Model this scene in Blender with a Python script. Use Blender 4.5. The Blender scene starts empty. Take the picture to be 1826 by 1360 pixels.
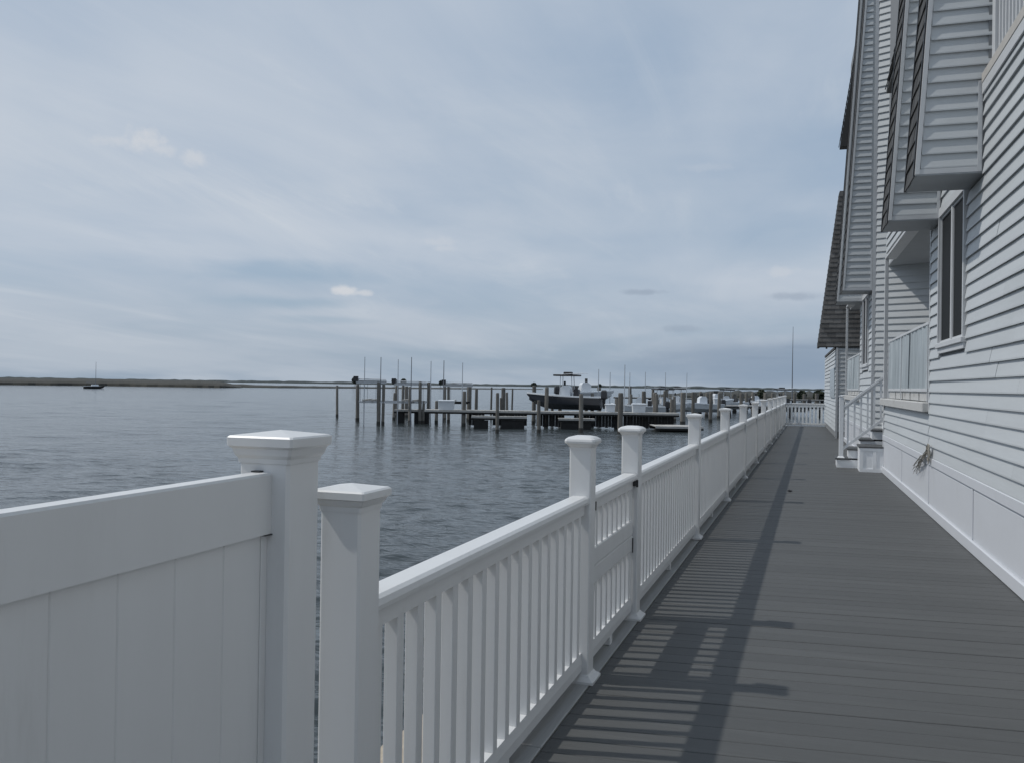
import bpy, bmesh, math, random
from mathutils import Vector, Matrix
random.seed(7)
R = math.radians
scene = bpy.context.scene
C = scene.collection

# ------------------------------------------------------------------ camera
EYE = 1.437
cam_d = bpy.data.cameras.new('camera')
cam = bpy.data.objects.new('camera', cam_d)
C.objects.link(cam)
cam_d.sensor_fit = 'HORIZONTAL'
cam_d.sensor_width = 36.0
cam_d.lens = 36.0 * 1560.0 / 1826.0
cam_d.clip_start = 0.05
cam_d.clip_end = 30000
YAW, PITCH, ROLL = R(19.033), R(0.239), R(0.83)
fw = Vector((-math.sin(YAW) * math.cos(PITCH), math.cos(YAW) * math.cos(PITCH), math.sin(PITCH)))
rt = Vector((math.cos(YAW), math.sin(YAW), 0))
up = rt.cross(fw)
r2 = rt * math.cos(ROLL) + up * math.sin(ROLL)
u2 = r2.cross(fw)
cam.matrix_world = Matrix(((r2.x, u2.x, -fw.x, 0), (r2.y, u2.y, -fw.y, 0), (r2.z, u2.z, -fw.z, EYE), (0, 0, 0, 1)))
scene.camera = cam

# ------------------------------------------------------------------ light
vs = scene.view_settings
vs.view_transform = 'Standard'
vs.look = 'None'
vs.gamma = 1.0
vs.exposure = -0.42
vs.use_curve_mapping = False

SUN = Vector((-1.0, -0.21, 1.31)).normalized()      # towards the sun
sun_d = bpy.data.lights.new('sun', 'SUN')
sun_d.energy = 2.9
sun_d.angle = R(1.0)
sun_d.color = (1.0, 0.965, 0.91)
sun = bpy.data.objects.new('sun', sun_d)
C.objects.link(sun)
sun.rotation_euler = SUN.to_track_quat('Z', 'Y').to_euler()

world = bpy.data.worlds.new('World')
scene.world = world
world.use_nodes = True
nt = world.node_tree
nt.nodes.clear()
def N(t, **k):
    n = nt.nodes.new(t)
    for a, b in k.items():
        setattr(n, a, b)
    return n
def Lk(a, b):
    nt.links.new(a, b)
def M(op, a, b=None, c=None, clamp=False):
    n = N('ShaderNodeMath', operation=op, use_clamp=clamp)
    for i, v in enumerate((a, b, c)):
        if v is None:
            continue
        if isinstance(v, (int, float)):
            n.inputs[i].default_value = v
        else:
            Lk(v, n.inputs[i])
    return n.outputs[0]
def SS(v, lo, hi, tlo=0.0, thi=1.0):
    n = N('ShaderNodeMapRange', interpolation_type='SMOOTHSTEP')
    Lk(v, n.inputs[0])
    for i, q in enumerate((lo, hi, tlo, thi)):
        n.inputs[i + 1].default_value = q
    return n.outputs[0]
def MixC(f, a, b):
    n = N('ShaderNodeMix', data_type='RGBA')
    if isinstance(f, float):
        n.inputs[0].default_value = f
    else:
        Lk(f, n.inputs[0])
    for s, v in ((6, a), (7, b)):
        if isinstance(v, tuple):
            n.inputs[s].default_value = (*v, 1)
        else:
            Lk(v, n.inputs[s])
    return n.outputs[2]
tc = N('ShaderNodeTexCoord')
DIR = tc.outputs['Generated']
sky = N('ShaderNodeTexSky', sky_type='NISHITA')
sky.sun_disc = False
sky.sun_elevation = math.asin(SUN.z)
sky.sun_rotation = math.atan2(SUN.x, SUN.y)
sky.altitude = 0
sky.air_density = 1.0
sky.dust_density = 2.0
sky.ozone_density = 1.0
skys = N('ShaderNodeVectorMath', operation='SCALE')
Lk(sky.outputs[0], skys.inputs[0])
skys.inputs[3].default_value = 0.12
sep = N('ShaderNodeSeparateXYZ')
Lk(DIR, sep.inputs[0])
zc = M('ADD', M('MAXIMUM', sep.outputs[2], 0.0), 0.10)
px = M('DIVIDE', sep.outputs[0], zc)
py = M('DIVIDE', sep.outputs[1], zc)
cb = N('ShaderNodeCombineXYZ')
Lk(px, cb.inputs[0]); Lk(py, cb.inputs[1])
def noise(scale, detail, rough, dist, rot, sc, off=(0, 0, 0)):
    mp = N('ShaderNodeMapping')
    Lk(cb.outputs[0], mp.inputs[0])
    mp.inputs['Rotation'].default_value = (0, 0, R(rot))
    mp.inputs['Scale'].default_value = sc
    mp.inputs['Location'].default_value = off
    n = N('ShaderNodeTexNoise')
    Lk(mp.outputs[0], n.inputs['Vector'])
    n.inputs['Scale'].default_value = scale
    n.inputs['Detail'].default_value = detail
    n.inputs['Roughness'].default_value = rough
    n.inputs['Distortion'].default_value = dist
    return n.outputs['Fac']
n1 = noise(0.55, 4, 0.45, 0.8, 25, (1.0, 0.55, 1), (3.1, 1.7, 0))
n2 = noise(1.7, 6, 0.6, 1.2, 40, (1.0, 0.4, 1), (0.4, 5.0, 0))
n3 = noise(0.35, 3, 0.5, 0.3, -15, (1, 1, 1), (7.3, 2.2, 0))
veil = M('ADD', M('MULTIPLY', n1, 0.55), M('ADD', M('MULTIPLY', n2, 0.16), M('MULTIPLY', n3, 0.47)))
cover = SS(veil, 0.41, 0.68, 0.25, 0.97)
# small puffs and clear gaps at fixed bearings in the sky (azimuth left of +Y, elevation, half sizes in degrees, weight)
fine = N('ShaderNodeTexNoise')
Lk(DIR, fine.inputs['Vector'])
fine.inputs['Scale'].default_value = 55
fine.inputs['Detail'].default_value = 5
fine.inputs['Roughness'].default_value = 0.6
mid = N('ShaderNodeTexNoise')
mpm = N('ShaderNodeMapping')
Lk(DIR, mpm.inputs[0])
mpm.inputs['Scale'].default_value = (1, 1, 4.5)
Lk(mpm.outputs[0], mid.inputs['Vector'])
mid.inputs['Scale'].default_value = 9
mid.inputs['Detail'].default_value = 4
def patch(az, el, a, b, nz, amp, lo, hi):
    az, el = R(az), R(el)
    c = Vector((-math.sin(az) * math.cos(el), math.cos(az) * math.cos(el), math.sin(el)))
    h = Vector((math.cos(az), math.sin(az), 0))
    v = h.cross(c)
    outs = []
    for ax, s in ((h, R(a)), (v, R(b))):
        d = N('ShaderNodeVectorMath', operation='DOT_PRODUCT')
        sb = N('ShaderNodeVectorMath', operation='SUBTRACT')
        Lk(DIR, sb.inputs[0]); sb.inputs[1].default_value = c
        Lk(sb.outputs[0], d.inputs[0]); d.inputs[1].default_value = ax
        q = M('DIVIDE', d.outputs['Value'], s)
        outs.append(M('MULTIPLY', q, q))
    r = M('SQRT', M('ADD', outs[0], outs[1]))
    r = M('ADD', r, M('MULTIPLY', M('SUBTRACT', nz, 0.5), -amp))
    return SS(r, lo, hi, 1.0, 0.0)
puffs = None
for a in [
        (43.6, 13.95, 1.5, 0.40, 0.45), (42.0, 14.1, 1.5, 0.75, 0.75), (41.0, 13.75, 1.1, 0.5, 0.5), (39.2, 13.45, 1.1, 0.55, 0.6),
        (29.9, 5.85, 1.2, 0.34, 0.95), (28.9, 5.78, 0.9, 0.25, 0.7), (24.0, 9.2, 1.3, 0.35, 0.30), (23.6, 8.75, 0.9, 0.25, 0.30),
        (1.8, 7.3, 1.3, 0.38, 0.34), (6.6, 13.8, 1.9, 0.30, 0.14)]:
    p = M('MULTIPLY', patch(a[0], a[1], a[2], a[3], fine.outputs['Fac'], 2.2, 0.15, 1.15), a[4])
    puffs = p if puffs is None else M('MAXIMUM', puffs, p)
darks = None
for a in [(10.6, 6.1, 1.6, 0.22, 0.5), (1.2, 5.75, 1.8, 0.30, 0.45), (8.0, 3.75, 1.4, 0.25, 0.35), (0.5, 2.6, 1.6, 0.16, 0.4), (3.0, 1.9, 2.2, 0.14, 0.4)]:
    p = M('MULTIPLY', patch(a[0], a[1], a[2], a[3], fine.outputs['Fac'], 1.4, 0.2, 1.2), a[4])
    darks = p if darks is None else M('MAXIMUM', darks, p)
gaps = None
for a in [(33.3, 7.0, 5.5, 0.75, 0.75), (33.6, 5.0, 4.5, 0.5, 0.75), (31, 4.0, 3.0, 0.3, 0.5), (2.5, 9.5, 7.0, 2.4, 0.5)]:
    p = M('MULTIPLY', patch(a[0], a[1], a[2], a[3], mid.outputs['Fac'], 1.6, 0.2, 1.3), a[4])
    gaps = p if gaps is None else M('MAXIMUM', gaps, p)
cover = M('MULTIPLY', cover, M('SUBTRACT', 1.0, M('MULTIPLY', gaps, 0.95)))
# cloud brightness follows its own thickness
tone = SS(veil, 0.40, 0.80)
cloud = MixC(tone, (0.575, 0.675, 0.82), (0.74, 0.815, 0.915))
lowband = SS(sep.outputs[2], 0.0, 0.16, 1.0, 0.0)
cloud = MixC(M('MULTIPLY', lowband, 0.8), cloud, (0.55, 0.63, 0.73))
# clear air between the clouds: the Nishita sky, greyed by thin haze
clear = MixC(0.7, skys.outputs[0], (0.41, 0.575, 0.78))
col = MixC(cover, clear, cloud)
bright = patch(16, 12, 15, 7.5, mid.outputs['Fac'], 1.2, 0.1, 1.3)
bright = M('MAXIMUM', bright,  patch(50, 11, 8, 6, mid.outputs['Fac'], 1.2, 0.1, 1.3))
col = MixC(M('MULTIPLY', bright, 0.32), col, (0.74, 0.81, 0.90))
# thin cirrus streaks drawn out by the wind
c1 = noise(1.1, 7, 0.62, 1.6, 58, (1.0, 0.22, 1), (2.0, 0.7, 0))
c2 = noise(0.5, 3, 0.5, 0.6, 20, (1, 1, 1), (4.0, 9.0, 0))
cir = M('MULTIPLY', M('MULTIPLY', SS(c1, 0.46, 0.72), SS(c2, 0.36, 0.62)), M('SUBTRACT', 1.0, M('MULTIPLY', lowband, 0.8)))
col = MixC(M('MULTIPLY', cir, 0.62), col, (0.83, 0.885, 0.95))
col = MixC(darks, col, (0.37, 0.45, 0.57))
col = MixC(puffs, col, (0.84, 0.87, 0.92))
# blue-grey bank along the lowest degrees towards the end of the walk
bank = patch(1.0, 1.4, 10.5, 1.8, mid.outputs['Fac'], 0.8, 0.4, 1.3)
col = MixC(M('MULTIPLY', bank, 0.7), col, (0.30, 0.40, 0.54))
bg = N('ShaderNodeBackground')
Lk(col, bg.inputs[0])
bg.inputs[1].default_value = 1.0
wo = N('ShaderNodeOutputWorld')
Lk(bg.outputs[0], wo.inputs[0])

# ------------------------------------------------------------------ materials
def mat(name, color, rough=0.5, var=0.06, scale=6.0, stretch=(1, 1, 1), bump=0.0, bscale=40.0, metal=0.0, spec=0.5,
        rnd=0.0, dirt=None, dirt_scale=2.0, dirt_lo=0.55, coords='Object'):
    m = bpy.data.materials.new(name)
    m.use_nodes = True
    t = m.node_tree
    b = t.nodes['Principled BSDF']
    b.inputs['Roughness'].default_value = rough
    b.inputs['Metallic'].default_value = metal
    b.inputs['Specular IOR Level'].default_value = spec
    co = t.nodes.new('ShaderNodeTexCoord')
    if coords == 'World':
        co = t.nodes.new('ShaderNodeNewGeometry')
        src = co.outputs['Position']
    else:
        src = co.outputs[coords]
    mp = t.nodes.new('ShaderNodeMapping')
    mp.inputs['Scale'].default_value = stretch
    t.links.new(src, mp.inputs[0])
    nz = t.nodes.new('ShaderNodeTexNoise')
    nz.inputs['Scale'].default_value = scale
    nz.inputs['Detail'].default_value = 6
    nz.inputs['Roughness'].default_value = 0.62
    t.links.new(mp.outputs[0], nz.inputs['Vector'])
    mr = t.nodes.new('ShaderNodeMapRange')
    t.links.new(nz.outputs['Fac'], mr.inputs[0])
    mr.inputs[1].default_value = 0.25
    mr.inputs[2].default_value = 0.75
    mr.inputs[3].default_value = 1 - var
    mr.inputs[4].default_value = 1 + var
    fac = mr.outputs[0]
    if rnd:
        oi = t.nodes.new('ShaderNodeObjectInfo')
        m2 = t.nodes.new('ShaderNodeMapRange')
        t.links.new(oi.outputs['Random'], m2.inputs[0])
        m2.inputs[3].default_value = 1 - rnd
        m2.inputs[4].default_value = 1 + rnd
        mm = t.nodes.new('ShaderNodeMath')
        mm.operation = 'MULTIPLY'
        t.links.new(fac, mm.inputs[0]); t.links.new(m2.outputs[0], mm.inputs[1])
        fac = mm.outputs[0]
    sc = t.nodes.new('ShaderNodeVectorMath')
    sc.operation = 'SCALE'
    sc.inputs[0].default_value = color
    t.links.new(fac, sc.inputs[3])
    out = sc.outputs[0]
    if dirt:
        n2 = t.nodes.new('ShaderNodeTexNoise')
        n2.inputs['Scale'].default_value = dirt_scale
        n2.inputs['Detail'].default_value = 8
        n2.inputs['Roughness'].default_value = 0.7
        t.links.new(mp.outputs[0], n2.inputs['Vector'])
        m3 = t.nodes.new('ShaderNodeMapRange')
        m3.interpolation_type = 'SMOOTHSTEP'
        t.links.new(n2.outputs['Fac'], m3.inputs[0])
        m3.inputs[1].default_value = dirt_lo
        m3.inputs[2].default_value = dirt_lo + 0.2
        m3.inputs[4].default_value = dirt[3]
        mx = t.nodes.new('ShaderNodeMix')
        mx.data_type = 'RGBA'
        t.links.new(m3.outputs[0], mx.inputs[0])
        t.links.new(out, mx.inputs[6])
        mx.inputs[7].default_value = (*dirt[:3], 1)
        out = mx.outputs[2]
    t.links.new(out, b.inputs['Base Color'])
    if bump:
        n3 = t.nodes.new('ShaderNodeTexNoise')
        n3.inputs['Scale'].default_value = bscale
        n3.inputs['Detail'].default_value = 4
        t.links.new(mp.outputs[0], n3.inputs['Vector'])
        bp = t.nodes.new('ShaderNodeBump')
        bp.inputs['Strength'].default_value = 0.6
        bp.inputs['Distance'].default_value = bump
        t.links.new(n3.outputs['Fac'], bp.inputs['Height'])
        t.links.new(bp.outputs[0], b.inputs['Normal'])
    return m

vinyl = mat('white_vinyl', (0.66, 0.668, 0.672), 0.38, 0.035, 1.2, (4, 4, 0.7), bump=0.0006, bscale=5, coords='World', dirt=(0.42, 0.42, 0.40, 0.25), dirt_scale=1.6)
vinyl_skirt = mat('white_skirting_vinyl', (0.60, 0.62, 0.655), 0.45, 0.03, 2.0, coords='World', dirt=(0.42, 0.43, 0.42, 0.2), dirt_scale=1.3)
siding = mat('grey_siding_vinyl', (0.50, 0.525, 0.54), 0.5, 0.05, 3.0, (1, 0.25, 3), 0.0012, 14, coords='World', rnd=0.03, dirt=(0.33, 0.35, 0.35, 0.22), dirt_scale=1.0)
trim = mat('white_trim', (0.55, 0.565, 0.58), 0.5, 0.05, 5.0, coords='World', dirt=(0.4, 0.38, 0.34, 0.3), dirt_scale=3)
soffit_m = mat('grey_soffit', (0.33, 0.35, 0.37), 0.6, 0.06, 4.0, coords='World')
backing = mat('sheathing', (0.22, 0.23, 0.24), 0.8, 0.05)
shingle_m = mat('asphalt_shingle', (0.066, 0.067, 0.068), 0.95, 0.3, 60, rnd=0.25, bump=0.002, bscale=220, coords='Object')
roofsh_m = mat('weathered_roof_shingle', (0.15, 0.147, 0.145), 0.95, 0.3, 60, rnd=0.3, bump=0.002, bscale=220, coords='Object')
felt = mat('roof_felt', (0.025, 0.025, 0.027), 0.95, 0.1)
deck_m = mat('composite_decking', (0.080, 0.083, 0.083), 0.62, 0.14, 7.0, (0.35, 14, 14), 0.0016, 30, rnd=0.07, coords='World', dirt=(0.13, 0.135, 0.135, 0.4), dirt_scale=0.35, dirt_lo=0.5)
border_m = mat('deck_border', (0.34, 0.345, 0.345), 0.65, 0.12, 8.0, (14, 0.5, 14), 0.0015, 30, coords='World', dirt=(0.12, 0.12, 0.12, 0.5), dirt_scale=1.2)
tread_m = mat('grey_tread', (0.085, 0.09, 0.095), 0.7, 0.12, 8)
screen_m = mat('insect_screen', (0.014, 0.016, 0.018), 0.75, 0.08, 2, spec=0.25)
sheet_m = mat('weathered_plastic_sheet', (0.37, 0.415, 0.44), 0.3, 0.14, 1.5, (1, 6, 0.35), coords='World', dirt=(0.62, 0.66, 0.68, 0.6), dirt_scale=3, dirt_lo=0.52)
grime_m = mat('weathered_ledge', (0.50, 0.50, 0.49), 0.7, 0.15, 6, coords='World', dirt=(0.2, 0.19, 0.17, 0.7), dirt_scale=6, dirt_lo=0.5)
beige_m = mat('beige_cap', (0.47, 0.45, 0.42), 0.7, 0.08, 6, coords='World')
hinge_m = mat('black_hinge', (0.02, 0.02, 0.022), 0.4, 0.1)
pile_m = mat('weathered_piling', (0.155, 0.145, 0.13), 0.9, 0.3, 5, (2, 2, 0.4), 0.01, 20, rnd=0.22, coords='Object')
wet_m = mat('wet_piling', (0.035, 0.034, 0.03), 0.6, 0.3, 5)
plank_m = mat('dock_planks', (0.40, 0.39, 0.37), 0.9, 0.18, 1.2, (1, 1, 1), coords='World', rnd=0.1)
dark_tim = mat('dark_timber', (0.018, 0.018, 0.018), 0.9, 0.3, 3, coords='World')
galv = mat('galvanised', (0.50, 0.52, 0.54), 0.45, 0.1, 3, metal=0.2, rnd=0.08)
pole_m = mat('pole_white', (0.42, 0.45, 0.48), 0.5, 0.06)
poled_m = mat('pole_grey', (0.16, 0.17, 0.19), 0.6, 0.06)
box_m = mat('dock_box_fibreglass', (0.62, 0.65, 0.68), 0.4, 0.05, rnd=0.05)
gel = mat('white_gelcoat', (0.66, 0.69, 0.72), 0.22, 0.03)
navy = mat('navy_gelcoat', (0.045, 0.050, 0.060), 0.25, 0.05)
darkpl = mat('dark_plastic', (0.03, 0.03, 0.033), 0.5, 0.1)
sand_m = mat('sand', (0.37, 0.32, 0.25), 0.95, 0.2, 3, bump=0.02, bscale=8, coords='World', dirt=(0.2, 0.18, 0.15, 0.6), dirt_scale=1.5)
bank_m = mat('bank_scrub', (0.035, 0.036, 0.03), 0.95, 0.4, 0.4, coords='World')
marsh_m = mat('marsh_grass', (0.042, 0.041, 0.034), 0.95, 0.35, 0.08, coords='World')
far_m = mat('far_woods', (0.035, 0.045, 0.045), 0.95, 0.3, 0.02, coords='World')
leaf_m = mat('far_foliage', (0.05, 0.06, 0.045), 0.9, 0.3, 2)
bark_m = mat('bark', (0.09, 0.075, 0.06), 0.9, 0.2)
sunlit_picket_m = mat('sunlit_picket_white', (0.82, 0.84, 0.85), 0.45, 0.03, 3, coords='World')  # railing vinyl made whiter: sunlight on the end pickets is in the colour
sunlit_stair_m = mat('sunlit_stair_white', (0.80, 0.82, 0.84), 0.45, 0.03, 3, coords='World')  # sun on the stair fronts painted in as a lighter white
rope_m = mat('frayed_rope', (0.30, 0.285, 0.25), 0.95, 0.3, 30)
shrub_m = mat('shrub_foliage', (0.045, 0.055, 0.035), 0.9, 0.4, 3)

# ------------------------------------------------------------------ helpers
def mesh(name, bm):
    me = bpy.data.meshes.new(name)
    bmesh.ops.recalc_face_normals(bm, faces=bm.faces)
    bm.to_mesh(me)
    bm.free()
    return me
def put(name, me, m=None, parent=None, loc=(0, 0, 0), rot=None, scale=None, smooth=False):
    if m is not None and not me.materials:
        me.materials.append(m)
    if smooth:
        me.polygons.foreach_set('use_smooth', [True] * len(me.polygons))
    o = bpy.data.objects.new(name, me)
    C.objects.link(o)
    o.parent = parent
    o.location = loc
    if rot: o.rotation_euler = rot
    if scale: o.scale = scale
    return o
def tag(o, label, cat, group=None):
    o['label'] = label
    o['category'] = cat
    if group: o['group'] = group
    return o
def thing(name, label, cat, loc=(0, 0, 0), rz=0.0, group=None):
    o = bpy.data.objects.new(name, None)
    C.objects.link(o)
    o.empty_display_size = 0.1
    o.location = loc
    o.rotation_euler = (0, 0, rz)
    return tag(o, label, cat, group)
def struct(o):
    o['kind'] = 'structure'
    return o
def BM():
    return bmesh.new()
def box(bm, x0, x1, y0, y1, z0, z1, bev=0.0, seg=1):
    b2 = bmesh.new() if bev else bm
    vs_ = [b2.verts.new((x, y, z)) for x in (x0, x1) for y in (y0, y1) for z in (z0, z1)]
    for f in ((0, 1, 3, 2), (4, 6, 7, 5), (0, 4, 5, 1), (2, 3, 7, 6), (0, 2, 6, 4), (1, 5, 7, 3)):
        b2.faces.new([vs_[i] for i in f])
    if bev:
        bmesh.ops.bevel(b2, geom=list(b2.edges), offset=bev, segments=seg, affect='EDGES', profile=0.5)
        t = bpy.data.meshes.new('tmp')
        b2.to_mesh(t); b2.free()
        bm.from_mesh(t)
        bpy.data.meshes.remove(t)
    return bm
def bx(name, m, parent, x0, x1, y0, y1, z0, z1, bev=0.0, seg=1):
    return put(name, mesh(name, box(BM(), x0, x1, y0, y1, z0, z1, bev, seg)), m, parent)
def loft(bm, sections, cap0=True, cap1=True):
    """sections: list of equal-length point lists"""
    rows = [[bm.verts.new(p) for p in s] for s in sections]
    n = len(rows[0])
    for a, b in zip(rows, rows[1:]):
        for i in range(n):
            j = (i + 1) % n
            bm.faces.new((a[i], a[j], b[j], b[i]))
    if cap0: bm.faces.new(rows[0][::-1])
    if cap1: bm.faces.new(rows[-1])
    return bm
def sq(z, h, c=0.004, x=0, y=0):
    c = min(c, h * 0.4)
    return [(x + a, y + b, z) for a, b in ((h - c, -h), (h, -h + c), (h, h - c), (h - c, h), (-h + c, h), (-h, h - c), (-h, -h + c), (-h + c, -h))]
def sqloft(prof, c=0.004):
    return loft(BM(), [sq(z, max(h, 0.0015), c) for z, h in prof])
def extrude_y(bm, prof, y0, y1):
    return loft(bm, [[(x, y0, z) for x, z in prof], [(x, y1, z) for x, z in prof]])
def tube(bm, pts, rad, n=8, r1=None):
    pts = [Vector(p) for p in pts]
    rows = []
    for i, p in enumerate(pts):
        d = (pts[min(i + 1, len(pts) - 1)] - pts[max(i - 1, 0)]).normalized()
        a = d.orthogonal().normalized() if abs(d.z) < 0.95 else Vector((1, 0, 0))
        a = (a - d * a.dot(d)).normalized()
        b = d.cross(a)
        r = rad if r1 is None else rad + (r1 - rad) * i / (len(pts) - 1)
        rows.append([tuple(p + (a * math.cos(t) + b * math.sin(t)) * r) for t in [2 * math.pi * k / n for k in range(n)]])
    return loft(bm, rows)
ORD = ['', 'first', 'second', 'third', 'fourth', 'fifth', 'sixth', 'seventh', 'eighth', 'ninth', 'tenth', 'eleventh', 'twelfth', 'thirteenth',
       'fourteenth', 'fifteenth', 'sixteenth', 'seventeenth', 'eighteenth', 'nineteenth']
def ordinal(n):
    if n < 20: return ORD[n]
    t = {2: 'twent', 3: 'thirt', 4: 'fort', 5: 'fift', 6: 'sixt', 7: 'sevent', 8: 'eight'}[n // 10]
    return t + 'ieth' if n % 10 == 0 else t + 'y-' + ORD[n % 10]

# ------------------------------------------------------------------ water, land
ZW = -1.9
def water_mat():
    m = bpy.data.materials.new('bay_water')
    m.use_nodes = True
    t = m.node_tree
    b = t.nodes['Principled BSDF']
    b.inputs['Base Color'].default_value = (0.043, 0.053, 0.056, 1)
    b.inputs['Roughness'].default_value = 0.10
    b.inputs['IOR'].default_value = 1.33
    g = t.nodes.new('ShaderNodeNewGeometry')
    h = None
    for sc, st, amp, det, rot in ((0.45, (0.5, 1, 1), 0.15, 3, 28), (1.6, (0.5, 1, 1), 0.12, 3, 33), (4.5, (0.55, 1, 1), 0.03, 3, 35)):
        mp = t.nodes.new('ShaderNodeMapping')
        mp.inputs['Scale'].default_value = st
        mp.inputs['Rotation'].default_value = (0, 0, R(rot))
        t.links.new(g.outputs['Position'], mp.inputs[0])
        nz = t.nodes.new('ShaderNodeTexNoise')
        nz.inputs['Scale'].default_value = sc
        nz.inputs['Detail'].default_value = det
        nz.inputs['Roughness'].default_value = 0.6
        nz.inputs['Distortion'].default_value = 0.4
        t.links.new(mp.outputs[0], nz.inputs['Vector'])
        mu = t.nodes.new('ShaderNodeMath')
        mu.operation = 'MULTIPLY'
        t.links.new(nz.outputs['Fac'], mu.inputs[0])
        mu.inputs[1].default_value = amp
        if h is None: h = mu.outputs[0]
        else:
            ad = t.nodes.new('ShaderNodeMath')
            t.links.new(h, ad.inputs[0]); t.links.new(mu.outputs[0], ad.inputs[1])
            h = ad.outputs[0]
    bp = t.nodes.new('ShaderNodeBump')
    bp.inputs['Strength'].default_value = 1.0
    bp.inputs['Distance'].default_value = 1.0
    t.links.new(h, bp.inputs['Height'])
    t.links.new(bp.outputs[0], b.inputs['Normal'])
    return m
# wind ripples are real relief where the surface is near, finer chop is left to the material
import numpy as np
rs = np.random.RandomState(3)
ang = np.radians(np.concatenate([np.arange(-4, 63, 0.13), np.arange(64, 356, 4.0)]))
rad_ = [2.5]
while rad_[-1] < 190: rad_.append(rad_[-1] * 1.0064)
while rad_[-1] < 9000: rad_.append(rad_[-1] * 1.25)
rad_ = np.array(rad_)
RR, AA = np.meshgrid(rad_, ang, indexing='ij')
XX, YY = -np.sin(AA) * RR, np.cos(AA) * RR
ZZ = np.zeros_like(XX)
grp = np.zeros_like(XX)
for k in range(10):
    th = rs.uniform(0, 6.28); q = 2 * math.pi / rs.uniform(6, 30)
    grp += np.sin(q * (XX * math.cos(th) + YY * math.sin(th)) + rs.uniform(0, 6.28))
grp = np.clip(0.9 + 0.12 * grp, 0.5, 1.4)
for k in range(64):
    lam = 0.22 * (5.5 ** (k / 63.0))
    th = R(118) + rs.normal(0, 0.55)
    amp = 0.021 * lam / (2 * math.pi) * (0.75 if lam > 2 else 1.0)
    fade = np.clip((lam / (RR * 0.0064) - 2.5) / 2.0, 0, 1)
    ph = 2 * math.pi / lam * (XX * math.cos(th) + YY * math.sin(th)) + rs.uniform(0, 6.28)
    ZZ += amp * fade * (np.sin(ph) + 0.25 * np.sin(2 * ph + 1.0))
for k in range(26):
    lam = 1.6 * (5.0 ** (k / 25.0))
    th = R(118) + rs.normal(0, 0.5)
    fade = np.clip((lam / (RR * 0.0064) - 2.5) / 2.0, 0, 1)
    ZZ += 0.008 * lam / (2 * math.pi) * fade * np.sin(2 * math.pi / lam * (XX * math.cos(th) + YY * math.sin(th)) + rs.uniform(0, 6.28))
ZZ = ZZ * grp * np.clip((200 - RR) / 60, 0, 1)
n_r, n_a = XX.shape
co = np.stack([XX, YY, ZZ + ZW], -1).reshape(-1, 3)
ii = np.arange(n_r - 1)[:, None] * n_a
jj = np.arange(n_a)[None, :]
j2 = (jj + 1) % n_a
quads = np.stack([ii + jj, ii + j2, ii + n_a + j2, ii + n_a + jj], -1).reshape(-1, 4)
quads = quads[:, ::-1]
wm = bpy.data.meshes.new('water')
wm.vertices.add(len(co)); wm.vertices.foreach_set('co', co.astype(np.float32).ravel())
wm.loops.add(quads.size); wm.loops.foreach_set('vertex_index', quads.astype(np.int32).ravel())
wm.polygons.add(len(quads)); wm.polygons.foreach_set('loop_start', np.arange(0, quads.size, 4, dtype=np.int32))
wm.polygons.foreach_set('use_smooth', np.ones(len(quads), dtype=bool))
wm.update(calc_edges=True)
wm.validate()
if wm.polygons[0].normal.z < 0: wm.flip_normals()
struct(put('water', wm, water_mat()))
# sandy strip below the walk and the lot under the houses
b = BM()
secs = []
for i in range(60):
    y = -30 + i * 1.3
    e = -3.55 + 0.12 * math.sin(i * 0.9) + random.uniform(-.06, .06)
    secs.append([(e - 0.9, y, -2.2), (e, y, -1.80), (e + 0.6, y, -1.42 + random.uniform(-.03, .03)), (-1.25, y, -1.15), (60, y, -1.15), (60, y, -2.2)])
loft(b, secs)
struct(put('sandy_ground', mesh('sandy_ground', b), sand_m))

def mound(name, front, hts, depth, m, step, rough, seed):
    """low land: front is a polyline of (x, y); hts matching heights above the water"""
    rnd = random.Random(seed)
    b = BM()
    secs = []
    pts = []
    for (p, q), (h0, h1) in zip(zip(front, front[1:]), zip(hts, hts[1:])):
        L = math.dist(p, q)
        n = max(2, int(L / step))
        for i in range(n):
            t = i / n
            pts.append((p[0] + (q[0] - p[0]) * t, p[1] + (q[1] - p[1]) * t, h0 + (h1 - h0) * t))
    pts.append((*front[-1], hts[-1]))
    for x, y, h in pts:
        r = math.hypot(x, y)
        ux, uy = x / r, y / r
        hh = h * (1 + rnd.uniform(-rough, rough))
        e = rnd.uniform(-0.15, 0.15) * depth * 0.2
        secs.append([(x + ux * (d + e), y + uy * (d + e), ZW + z) for d, z in
                     ((0, -0.3), (0.02 * depth, 0.35 * hh), (0.1 * depth, 0.62 * hh), (0.3 * depth, 0.8 * hh * (1 + rnd.uniform(-rough, rough))), (0.7 * depth, hh), (depth, -0.3))])
    loft(b, secs)
    return put(name, mesh(name, b), m)
def at_px(deg, d):          # bearing left of +Y, distance
    a = R(deg)
    return (-math.sin(a) * d, math.cos(a) * d)
struct(mound('marsh_island', [at_px(62, 380), at_px(53.5, 440), at_px(49.5, 475), at_px(43.5, 484), at_px(37.5, 450), at_px(36.2, 470)],
             [3.6, 3.5, 3.1, 3.35, 3.1, 0.7], 60, marsh_m, 3.0, 0.04, 1))
struct(mound('marsh_spit', [at_px(38.2, 520), at_px(34, 500), at_px(28, 560), at_px(22, 640), at_px(17, 760)], [1.9, 1.2, 0.9, 0.8, 0.5], 40, marsh_m, 4.0, 0.1, 2))
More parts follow.
